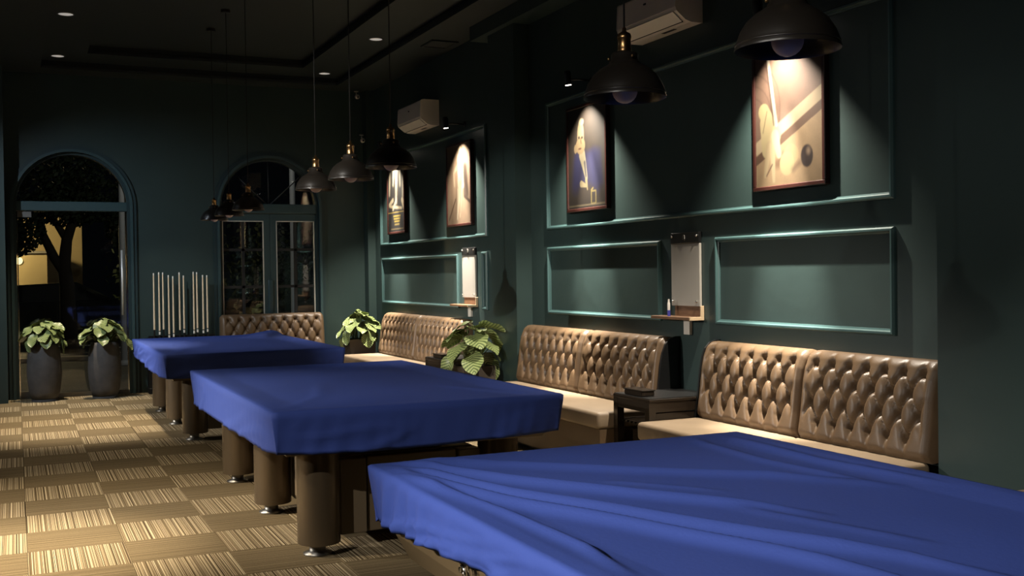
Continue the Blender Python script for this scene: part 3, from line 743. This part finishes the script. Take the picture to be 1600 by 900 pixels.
def art_suit(x, y):
    img = np.ones(x.shape + (3,)) * lin((92, 78, 64)); img *= grain(x, y, 8, .10)[..., None]
    img = over(img, y - .1, (70, 58, 46), .5, .05)
    img = over(img, np.maximum(np.abs(x - .36) - .24 - (.45 - y) * .1, np.abs(y - .35) - .15), (62, 62, 120), .75, .03)
    img = over(img, seg(x, y, (.16, .40), (.13, .20), .07), (64, 64, 128), .6, .04); img = over(img, seg(x, y, (.48, .42), (.52, .22), .09), (72, 72, 140), .6, .04)
    img = over(img, seg(x, y, (.26, .47), (.335, .26), .055, .02), (226, 210, 170)); img = over(img, seg(x, y, (.305, .40), (.325, .28), .018, .012), (60, 60, 90), .8)
    img = over(img, ell(x, y, (.235, .64), .062, .135), (222, 196, 150)); img = over(img, ell(x, y, (.14, .535), .03, .04), (214, 184, 138)); img = over(img, ell(x, y, (.23, .555), .085, .075), (214, 182, 134))
    for c in ((.205, .63), (.262, .625)): img = over(img, ell(x, y, c, .016, .012), (60, 46, 36))
    img = over(img, seg(x, y, (.235, .62), (.245, .575), .007), (150, 110, 76)); img = over(img, ell(x, y, (.22, .53), .028, .008), (120, 70, 56))
    img = over(img, ell(x, y, (.25, .765), .045, .03), (236, 220, 180))
    img = over(img, seg(x, y, (.24, .215), (.34, .19), .03, .012), (232, 210, 160)); img = over(img, seg(x, y, (.33, .24), (.35, .16), .02, .008), (228, 204, 152))
    gl = np.maximum(np.abs(x - .46) - .040, np.abs(y - .085) - .055); img = over(img, np.abs(gl) - .007, (226, 200, 120)); img = over(img, seg(x, y, (.42, .15), (.45, .165), .008), (226, 200, 120))
    img = over(img, np.abs(y - .025) - .006, (190, 170, 130), .9)
    return img
def art_figure(x, y):
    img = np.ones(x.shape + (3,)) * lin((196, 164, 132)); img *= grain(x, y, 12, .06)[..., None]
    img = over(img, np.abs(x - .28) - .02, (150, 118, 92), .6, .02); img = over(img, np.abs(x - .14) - .04, (170, 138, 108), .6, .02)
    img = over(img, seg(x, y, (.54, .62), (.56, .34), .05, .07), (84, 62, 48), .9, .02)
    img = over(img, seg(x, y, (.52, .3), (.7, .22), .018), (90, 66, 50)); img = over(img, seg(x, y, (.05, .06), (.25, .28), .012), (120, 90, 66))
    img = over(img, ell(x, y, (.40, .80), .05, .07), (226, 200, 164)); img = over(img, np.abs(ell(x, y, (.40, .81), .06, .08)) - .008, (92, 68, 52), .9)
    img = over(img, seg(x, y, (.40, .72), (.38, .45), .085, .07), (236, 216, 182)); img = over(img, seg(x, y, (.46, .68), (.48, .42), .03), (232, 208, 172))
    img = over(img, seg(x, y, (.33, .66), (.20, .58), .028, .02), (228, 204, 168)); img = over(img, seg(x, y, (.20, .58), (.22, .44), .02), (228, 204, 168)); img = over(img, seg(x, y, (.36, .44), (.30, .06), .05, .018), (236, 214, 180)); img = over(img, seg(x, y, (.42, .44), (.38, .08), .045, .016), (222, 196, 160))
    img = over(img, seg(x, y, (.30, .70), (.32, .4), .004), (110, 82, 62)); img = over(img, seg(x, y, (.43, .6), (.38, .12), .004), (110, 82, 62))
    return img
def art_poster(x, y):
    img = np.ones(x.shape + (3,)) * lin((40, 33, 27)); img *= grain(x, y, 15, .12)[..., None]
    for a, b, r in (((.08, .78), (.06, .50), .035), ((.62, .80), (.60, .46), .035), ((.36, .88), (.34, .40), .06), ((.24, .80), (.22, .62), .03), ((.5, .8), (.5, .6), .03)):
        img = over(img, seg(x, y, a, b, r, r * .6), (206, 192, 160), .9, .02)
    img = over(img, seg(x, y, (.42, .74), (.40, .44), .014), (60, 50, 42), .9)
    for a, b, r in (((.06, .36), (.2, .42), .03), ((.1, .34), (.55, .30), .018), ((.58, .40), (.64, .32), .04), ((.2, .3), (.35, .42), .025)): img = over(img, seg(x, y, a, b, r), (220, 200, 160), .9, .01)
    img = over(img, np.abs(y - .255) - .006, (190, 160, 70))
    for k in range(3): img = over(img, np.maximum(np.abs(x - .36) - (.15 - .02 * k), np.abs(y - .205 + .035 * k) - .011), (196, 166, 64))
    img = over(img, np.maximum(np.abs(x - .36) - .10, np.abs(y - .095) - .012), (176, 150, 80)); img = over(img, np.maximum(np.abs(x - .36) - .25, np.abs(y - .035) - .008), (150, 130, 90))
    return img
def framed(label, y0, y1, z0, z1, art):
    global W_, H_
    t = thing('framed_picture', label, 'picture', (XW, (y0 + y1) / 2, z0), 0, 'framed pictures on the panelled wall')
    hw = (y1 - y0) / 2; H = z1 - z0; b = .028; f = MB()
    for a in ((-hw, hw, 0, b), (-hw, hw, H - b, H), (-hw, -hw + b, b, H - b), (hw - b, hw, b, H - b)): f.box(-.045, -.001, a[0], a[1], a[2], a[3], .004, 1)
    f.build('frame', MT['frame'], t)
    W_, H_ = 2 * (hw - b), H - 2 * b; nu, nv = 96, 140
    U, V = np.meshgrid(np.linspace(0, W_, nu + 1), np.linspace(0, H_, nv + 1)); col = np.clip(art(U, V) * (.075 if art is art_suit else .115), 0, .92)
    vs = [(-.036, hw - b - U[j, i], b + V[j, i]) for j in range(nv + 1) for i in range(nu + 1)]
    fs = [(j * (nu + 1) + i, j * (nu + 1) + i + 1, (j + 1) * (nu + 1) + i + 1, (j + 1) * (nu + 1) + i) for j in range(nv) for i in range(nu)]
    me = MB().add(vs, fs).mesh('print', MT['paint'])
    ca = me.color_attributes.new('print', 'FLOAT_COLOR', 'POINT'); ca.data.foreach_set('color', np.concatenate([col.reshape(-1, 3), np.ones(((nu + 1) * (nv + 1), 1))], 1).ravel())
    link('print', me, t)
    MB().box(-.033, -.001, -hw + b, hw - b, b, H - b).build('backing', MT['black'], t)
framed('framed sepia print of a hand, a cue and three balls, nearest to the camera', 5.28, 6.00, 2.025, 2.99, art_cue)
framed('framed print of a pale faced man in a blue jacket with a glass', 8.00, 8.73, 2.035, 2.98, art_suit)
framed('framed tan print of a slender pale standing figure', 11.00, 11.75, 2.035, 2.98, art_figure)
framed('framed dark poster with pale streaks and yellow lettering bars', 13.24, 13.95, 2.035, 2.98, art_poster)
def picture_spot(label, y, power):
    t = thing('picture_spotlight', label, 'spotlight', (XW, y, 3.17), 0, 'black spotlights above the pictures')
    MB().lathe([(.032, 0), (.032, .014), (.01, .016)], 16).build('wall_plate', MT['black'], t).rotation_euler = (0, -PI / 2, 0)
    MB().tube([(-.01, 0, 0), (-.09, 0, .005), (-.21, 0, .0)], .009, 8).build('arm', MT['black'], t)
    tilt = -.10
    hd = MB().lathe([(.030, -.06), (.032, .045), (.028, .06), (.01, .066)], 18, (0, 0, 0)).build('head', MT['black'], t); hd.location = (-.235, 0, .01); hd.rotation_euler = (0, tilt, 0)
    MB().lathe([(.001, -.0615), (.027, -.0615), (.027, -.0605)], 18).build('lamp_lens', MT['lens'], hd)
    spot('picture_lamp', (XW - .235, y, 3.10), (XW - .06, y, 1.6), power, 94, 1.0, (1, .90, .76), .012)
    spot('picture_lamp', (XW - .235, y, 3.10), (XW - .03, y, 1.32), power * 2.2, 30, 1.0, (1, .92, .80), .012)      # hot centre of the beam
for lb, y in (('black spotlight above the sepia cue print, behind the pendant', 5.68), ('black spotlight above the man in the blue jacket', 8.32),
              ('black spotlight above the print of the slender figure', 11.25), ('black spotlight above the dark poster', 13.62)): picture_spot(lb, y, 800)

# ------------------------------------------------------------------ scoreboards and marker
def scoreboard(label, loc):
    t = thing('scoreboard', label, 'scoreboard', loc, 0, 'white scoreboards with wooden ledges')     # local y centred, z=0 at the shelf underside
    MB().box(-.022, -.002, -.19, .19, .10, .57, .003, 1).build('board', MT['board'], t)
    hd = MB().box(-.026, -.002, -.19, .19, .572, .655, .003, 1).build('header', MT['black'], t)
    MB().tube([(-.03, .012 * math.cos(a) + .002, .613 + .024 * math.sin(a)) for a in [(-.6 + 4.4 * k / 12) for k in range(13)]], .0045, 6).build('emblem', MT['steel'], hd)
    MB().tube([(-.03, -.004, .62), (-.03, -.012, .596)], .005, 6).build('emblem', MT['steel'], hd)
    for y, z in ((-.165, .628), (.165, .628), (-.155, .135), (.155, .135)): MB().sphere((-.030, y, z), (.010, .010, .010), 10, 6).build('stud', MT['chrome'], t)
    MB().box(-.018, -.002, -.20, .15, .02, .105).build('back_plate', MT['shelfwood'], t)
    MB().box(-.125, -.002, -.20, .33, 0, .022, .002, 1).build('ledge', MT['shelfwood'], t)
    MB().box(-.127, -.002, -.215, -.200, -.002, .024, .002, 1).box(-.030, -.002, -.215, -.200, .024, .105, .002, 1).build('ledge_end', MT['shelfedge'], t)
    MB().box(-.030, -.002, -.06, .02, -.115, -.004, .003, 1).build('white_bracket', MT['white'], t)
    return t
scoreboard('white scoreboard with black header between the nearer wall panels', (XW, 6.865, 1.13))
scoreboard('white scoreboard with black header on the far wall bay by the narrow panel', (XW, 11.15, 1.13))
mk = thing('marker_pen', 'white and blue marker pen standing on the near scoreboard ledge', 'pen', (XW - .09, 6.99, 1.152))
MB().lathe([(.012, 0), (.012, .045)], 12).build('cap', MT['blue'], mk); MB().lathe([(.0105, .045), (.0105, .10), (.007, .105), (.006, .13)], 12).build('barrel', MT['white'], mk)

# ------------------------------------------------------------------ air conditioners
def aircon(label, loc, L):
    t = thing('air_conditioner', label, 'air conditioner', loc, 0, 'white wall air conditioners')   # local y 0..L, wall at x=0, z=0 bottom
    body = [(0, .0), (0, .30), (-.19, .30), (-.215, .295), (-.228, .28), (-.236, .10), (-.226, .075), (-.15, .015), (-.10, 0)]
    MB().prism(body, 'y', .012, L - .012).build('body', MT['white'], t)
    cap = [(x * 1.015 if x < 0 else -.001, z - .002 if z < .1 else z + .002) for x, z in body]
    for y in (0, L - .012): MB().prism(cap, 'y', y, y + .012).build('end_cap', MT['white'], t)
    MB().add([(-.230, .04, .072), (-.152, .04, .010), (-.152, L - .04, .010), (-.230, L - .04, .072), (-.234, .04, .068), (-.156, .04, .004), (-.156, L - .04, .004), (-.234, L - .04, .068)],
             [(0, 1, 2, 3), (4, 7, 6, 5), (0, 4, 5, 1), (2, 6, 7, 3), (0, 3, 7, 4), (1, 5, 6, 2)]).build('air_flap', MT['white'], t)
    MB().box(-.150, -.140, .05, L - .05, .003, .012).build('outlet_slot', MT['dark'], t)
    MB().box(-.2385, -.232, L * .5 - .012, L * .5 + .018, .205, .217).build('logo', MT['dark'], t)
    MB().box(-.09, -.06, .25, .42, -.002, .001).build('rating_sticker', MT['dark'], t)
aircon('white wall air conditioner near the camera, cut by the frame top', (XW, 6.63, 3.315), .84)
aircon('white wall air conditioner far away above the far pair of pictures', (XW, 12.05, 3.265), .84)

# ------------------------------------------------------------------ ceiling fittings
def downlight(label, x, y):
    t = thing('recessed_downlight', label, 'downlight', (x, y, 4.18), 0, 'round recessed ceiling downlights')
    MB().lathe([(.085, -.001), (.085, -.006), (.072, -.008), (.072, -.001)], 28, caps=False).build('trim_ring', MT['steel'], t)
    MB().lathe([(.001, -.004), (.072, -.004), (.072, -.001)], 28).build('lens', MT['downlens'], t)
for y, d in ((14.08, 'farthest'), (11.83, 'second from the back wall'), (9.55, 'third from the back wall')):
    if y > 9.6:
        downlight('round downlight on the left ceiling tray edge, ' + d, .515, y); downlight('round downlight on the right ceiling tray edge, ' + d, 3.78, y)
v = thing('ceiling_vent', 'square grey louvred air vent in the ceiling beside the right tray edge', 'vent', (4.375, 11.37, 4.08))
f = MB()
for a in ((-.16, .16, -.18, -.15), (-.16, .16, .15, .18), (-.16, -.13, -.15, .15), (.13, .16, -.15, .15)): f.box(*a, -.016, 0)
f.build('vent_frame', MT['ceil'], v)
for k in range(7):
    y = -.13 + .04 * k; MB().add([(-.13, y, -.002), (.13, y, -.002), (.13, y + .022, -.014), (-.13, y + .022, -.014), (-.13, y + .003, 0), (.13, y + .003, 0), (.13, y + .025, -.012), (-.13, y + .025, -.012)],
        [(0, 1, 2, 3), (7, 6, 5, 4), (0, 4, 5, 1), (2, 6, 7, 3)]).build('louvre', MT['ceil'], v)
def security_cam(label, loc, rz):
    t = thing('security_camera', label, 'camera', loc, rz, 'small corner security cameras')
    MB().lathe([(.03, 0), (.03, .012), (.012, .014)], 16).build('base', MT['white'], t)
    MB().tube([(0, 0, .0), (0, 0, -.03), (0, -.03, -.055)], .009, 8).build('arm', MT['white'], t)
    MB().sphere((0, -.05, -.075), (.034, .034, .034), 16, 10).build('camera_ball', MT['white'], t)
    MB().sphere((0, -.078, -.082), (.014, .012, .014), 12, 8).build('lens', MT['dark'], t)
security_cam('small white security camera in the far corner just under the ceiling', (4.39, 14.68, 4.06), 0)
security_cam('small white security camera lower in the far corner, behind the pendants', (4.47, 14.72, 3.46), 0)

# ------------------------------------------------------------------ cue rack and cues
rk = thing('cue_rack', 'black floor cue rack against the back wall between the two doors', 'rack', (1.97, 14.66, 0))
MB().box(-.43, .43, -.11, .11, 0, .075, .006, 1).build('rack_base', MT['black'], rk)
for x in (-.425, .39): 
    for y in (-.09, .05): MB().box(x, x + .04, y, y + .04, .075, .72).build('post', MT['black'], rk)
MB().box(-.42, .42, -.045, -.015, .70, .745).build('top_rail', MT['black'], rk)
cues = [(239.2, 1.555), (247.2, 1.567), (253.3, 1.562), (261.9, 1.527), (268.8, 1.513), (278.7, 1.562), (285.3, 1.520), (300.8, 1.567), (306.1, 1.562), (315.5, 1.525), (322.1, 1.520)]
ordn = ['first', 'second', 'third', 'fourth', 'fifth', 'sixth', 'seventh', 'eighth', 'ninth', 'tenth', 'last']
for k, (px, zt) in enumerate(cues):
    x = 1.637 + (px - 239.2) * (2.312 - 1.637) / (322.1 - 239.2)
    t = thing('billiard_cue', 'pale maple billiard cue upright in the wall rack, %s from the left' % ordn[k], 'cue', (x * 14.68 / 14.8, 14.58 + .015, .0765), 0, 'billiard cues in the rack')
    H = zt * 1.0 - .075 + .0; jn = .735 - (.05 if k in (3, 4) else 0) + (.0 if k % 2 else .015)
    MB().lathe([(.014, 0), (.0145, .02), (.0135, .45), (.012, jn - .05)], 10).build('butt', MT['black'], t)
    MB().lathe([(.0122, jn - .05), (.0122, jn - .012)], 10).build('wrap_ring', MT['ivory' if k in (1, 3, 4, 6, 7, 8, 9, 10) else 'black'], t)
    MB().lathe([(.0122, jn - .012), (.0125, jn)], 10).build('collar', MT['black'], t)
    MB().lathe([(.0120, jn), (.0105, jn + .3), (.0085, H - .03)], 10).build('shaft', MT['maple'], t)
    MB().lathe([(.0085, H - .03), (.0085, H - .006), (.006, H)], 10).build('ferrule_tip', MT['ivory'], t)

# ------------------------------------------------------------------ street outside
MB().box(-25, 40, YB + .26, 70, -.15, -.02).build('street_ground', MT['asphalt'], None, 'structure')
MB().box(-25, 40, 21.6, 21.9, -.02, .05).build('kerb', MT['kerb'], None, 'structure')
for i_, (x_, y_, w_) in enumerate(((1.2, 26.2, 1.3), (2.6, 25.0, 1.5), (2.2, 23.2, 1.2), (5.8, 22.6, 2.2), (7.6, 21.0, 1.6))):
    MB().box(x_ - w_ / 2, x_ + w_ / 2, y_, y_ + .16, -.02, -.012).build('trim_%d' % (20 + i_), MT['glint'], None, 'structure')  # pale strips standing in for light reflected off the asphalt
bd = thing('beige_building', 'beige lit building across the street behind the left glass door', 'building', (-1.2, 34, 0))
MB().box(-2, 3.0, 0, 6, 0, 3.3).build('wall', MT['beige'], bd)
MB().box(.6, 2.0, -2.0, 0, .6, 2.2).build('annex', MT['beige'], bd)
MB().box(.55, 2.05, -2.05, .0, 2.2, 2.26).build('roof', MT['kerb'], bd)
mb = MB().lathe([(.001, 0), (.10, 0), (.10, .02)], 20); o = mb.build('round_lamp', MT['lit'], bd); o.location = (1.30, -2.0, 2.0); o.rotation_euler = (PI / 2, 0, 0)
MB().box(1.2, 1.5, -.02, .02, 1.2, 1.9).build('window', MT['dark'], bd)
tr = thing('street_tree', 'dark forked street tree seen through the left glass door', 'tree', (.98, 24, 0))
MB().tube([(.02, 0, -.03), (0, 0, .8), (-.01, 0, 1.35), (-.06, 0, 1.75), (.0, 0, 2.3), (.16, 0, 2.8), (.3, 0, 3.6)], [.19, .16, .15, .13, .11, .09, .05], 10).build('trunk', MT['bark'], tr)
MB().tube([(-.03, 0, 1.6), (-.25, 0, 1.95), (-.45, -.1, 2.4), (-.55, -.1, 3.1)], [.11, .095, .08, .05], 8).build('branch', MT['bark'], tr)
MB().tube([(0, 0, 2.3), (-.25, .1, 2.75), (-.3, .1, 3.4)], [.08, .06, .04], 8).build('branch', MT['bark'], tr)
fo = MB(); rnd = random.Random(4)
for k in range(9000):
    while True:
        p = Vector((rnd.uniform(-1, 1), rnd.uniform(-1, 1), rnd.uniform(-1, 1)))
        if p.length < 1: break
    c = rnd.choice(((-.6, 0, 3.6, 1.3, 1.1, .95), (.6, .2, 3.9, 1.3, 1.1, 1.2), (-1.0, -.2, 2.5, .62, .7, .55), (.05, .2, 3.0, .9, .8, .42), (1.3, .4, 2.7, .6, .6, .7)))
    q = Vector((c[0] + p.x * c[3], c[1] + p.y * c[4], c[2] + p.z * c[5])); a = Vector((rnd.gauss(0, 1), rnd.gauss(0, 1), rnd.gauss(0, 1))).normalized(); b = a.orthogonal().normalized(); s = rnd.uniform(.035, .075)
    d = a.cross(b); fo.add([q - b * s, q + d * s * .6, q + b * s, q - d * s * .6], [(0, 1, 2, 3)])
fo.build('foliage', MT['treeleaf'], tr, 'stuff')
def bush(label, loc, sz, n, seed):
    t = thing('street_bush', label, 'bush', loc); f = MB(); rnd = random.Random(seed)
    for k in range(n):
        p = Vector((rnd.gauss(0, .45), rnd.gauss(0, .4), rnd.gauss(0, .4))); q = Vector((p.x * sz[0], p.y * sz[1], sz[2] * (1 + p.z)))
        if q.z < 0: continue
        a = Vector((rnd.gauss(0, 1), rnd.gauss(0, 1), rnd.gauss(0, 1))).normalized(); b = a.orthogonal().normalized(); d = a.cross(b); s = rnd.uniform(.05, .10)
        f.add([q - b * s, q + d * s * .6, q + b * s, q - d * s * .6], [(0, 1, 2, 3)])
    f.build('foliage', MT['treeleaf'], t, 'stuff'); MB().tube([(0, 0, -.03), (0, 0, sz[2])], .06, 8).build('trunk', MT['bark'], t)
bush('dim rounded bush right of the street tree, beyond the left glass door', (3.4, 31.5, 0), (.9, 1.0, 1.5), 1600, 5)
bush('dark tall shrub behind the double glass door', (6.4, 30, 0), (1.3, 1.1, 1.6), 1800, 6)
def car(label, loc, rz, L=4.3):
    t = thing('parked_car', label, 'car', loc, rz, 'dark cars parked across the street')
    side = [(-L / 2, .30), (-L / 2 + .03, .62), (-L / 2 + .12, .80), (-L * .27, .92), (-L * .16, 1.36), (L * .17, 1.42), (L * .36, 1.0), (L / 2 - .06, .88), (L / 2, .6), (L / 2 - .02, .28)]
    MB().prism(side, 'y', -.82, .82).build('body', MT['car'], t)
    MB().prism([(-L * .245, .95), (-L * .15, 1.31), (L * .155, 1.36), (L * .32, 1.0)], 'y', -.828, .828).build('windows', MT['dark'], t)
    for x in (-L * .31, L * .31):
        for y in (-.80, .80):
            o = MB().lathe([(.2, -.1), (.31, -.09), (.31, .09), (.2, .1)], 18).build('wheel', MT['tyre'], t); o.location = (x, y, .31 - .02); o.rotation_euler = (PI / 2, 0, 0)
    for y in (-.6, .6): MB().box(-L / 2 - .005, -L / 2 + .03, y - .16, y + .16, .58, .70).build('tail_light', MT['steel'], t)
car('dark parked car outside the left glass door, behind the left pot', (.55, 28.2, 0), .04)
car('dark parked car outside the double glass door', (6.8, 24.2, 0), .05)
for x, y, lb in ((1.71, 20, 'pale street pole behind the pull handle of the left glass door'), (4.72, 20, 'pale street pole outside the double glass door')):
    t = thing('street_pole', lb, 'pole', (x, y, -.02), 0, 'pale street poles'); MB().lathe([(.055, 0), (.05, 4.6)], 14).build('shaft', MT['pole'], t); MB().lathe([(.12, 0), (.12, .05), (.06, .08)], 14).build('base', MT['pole'], t)
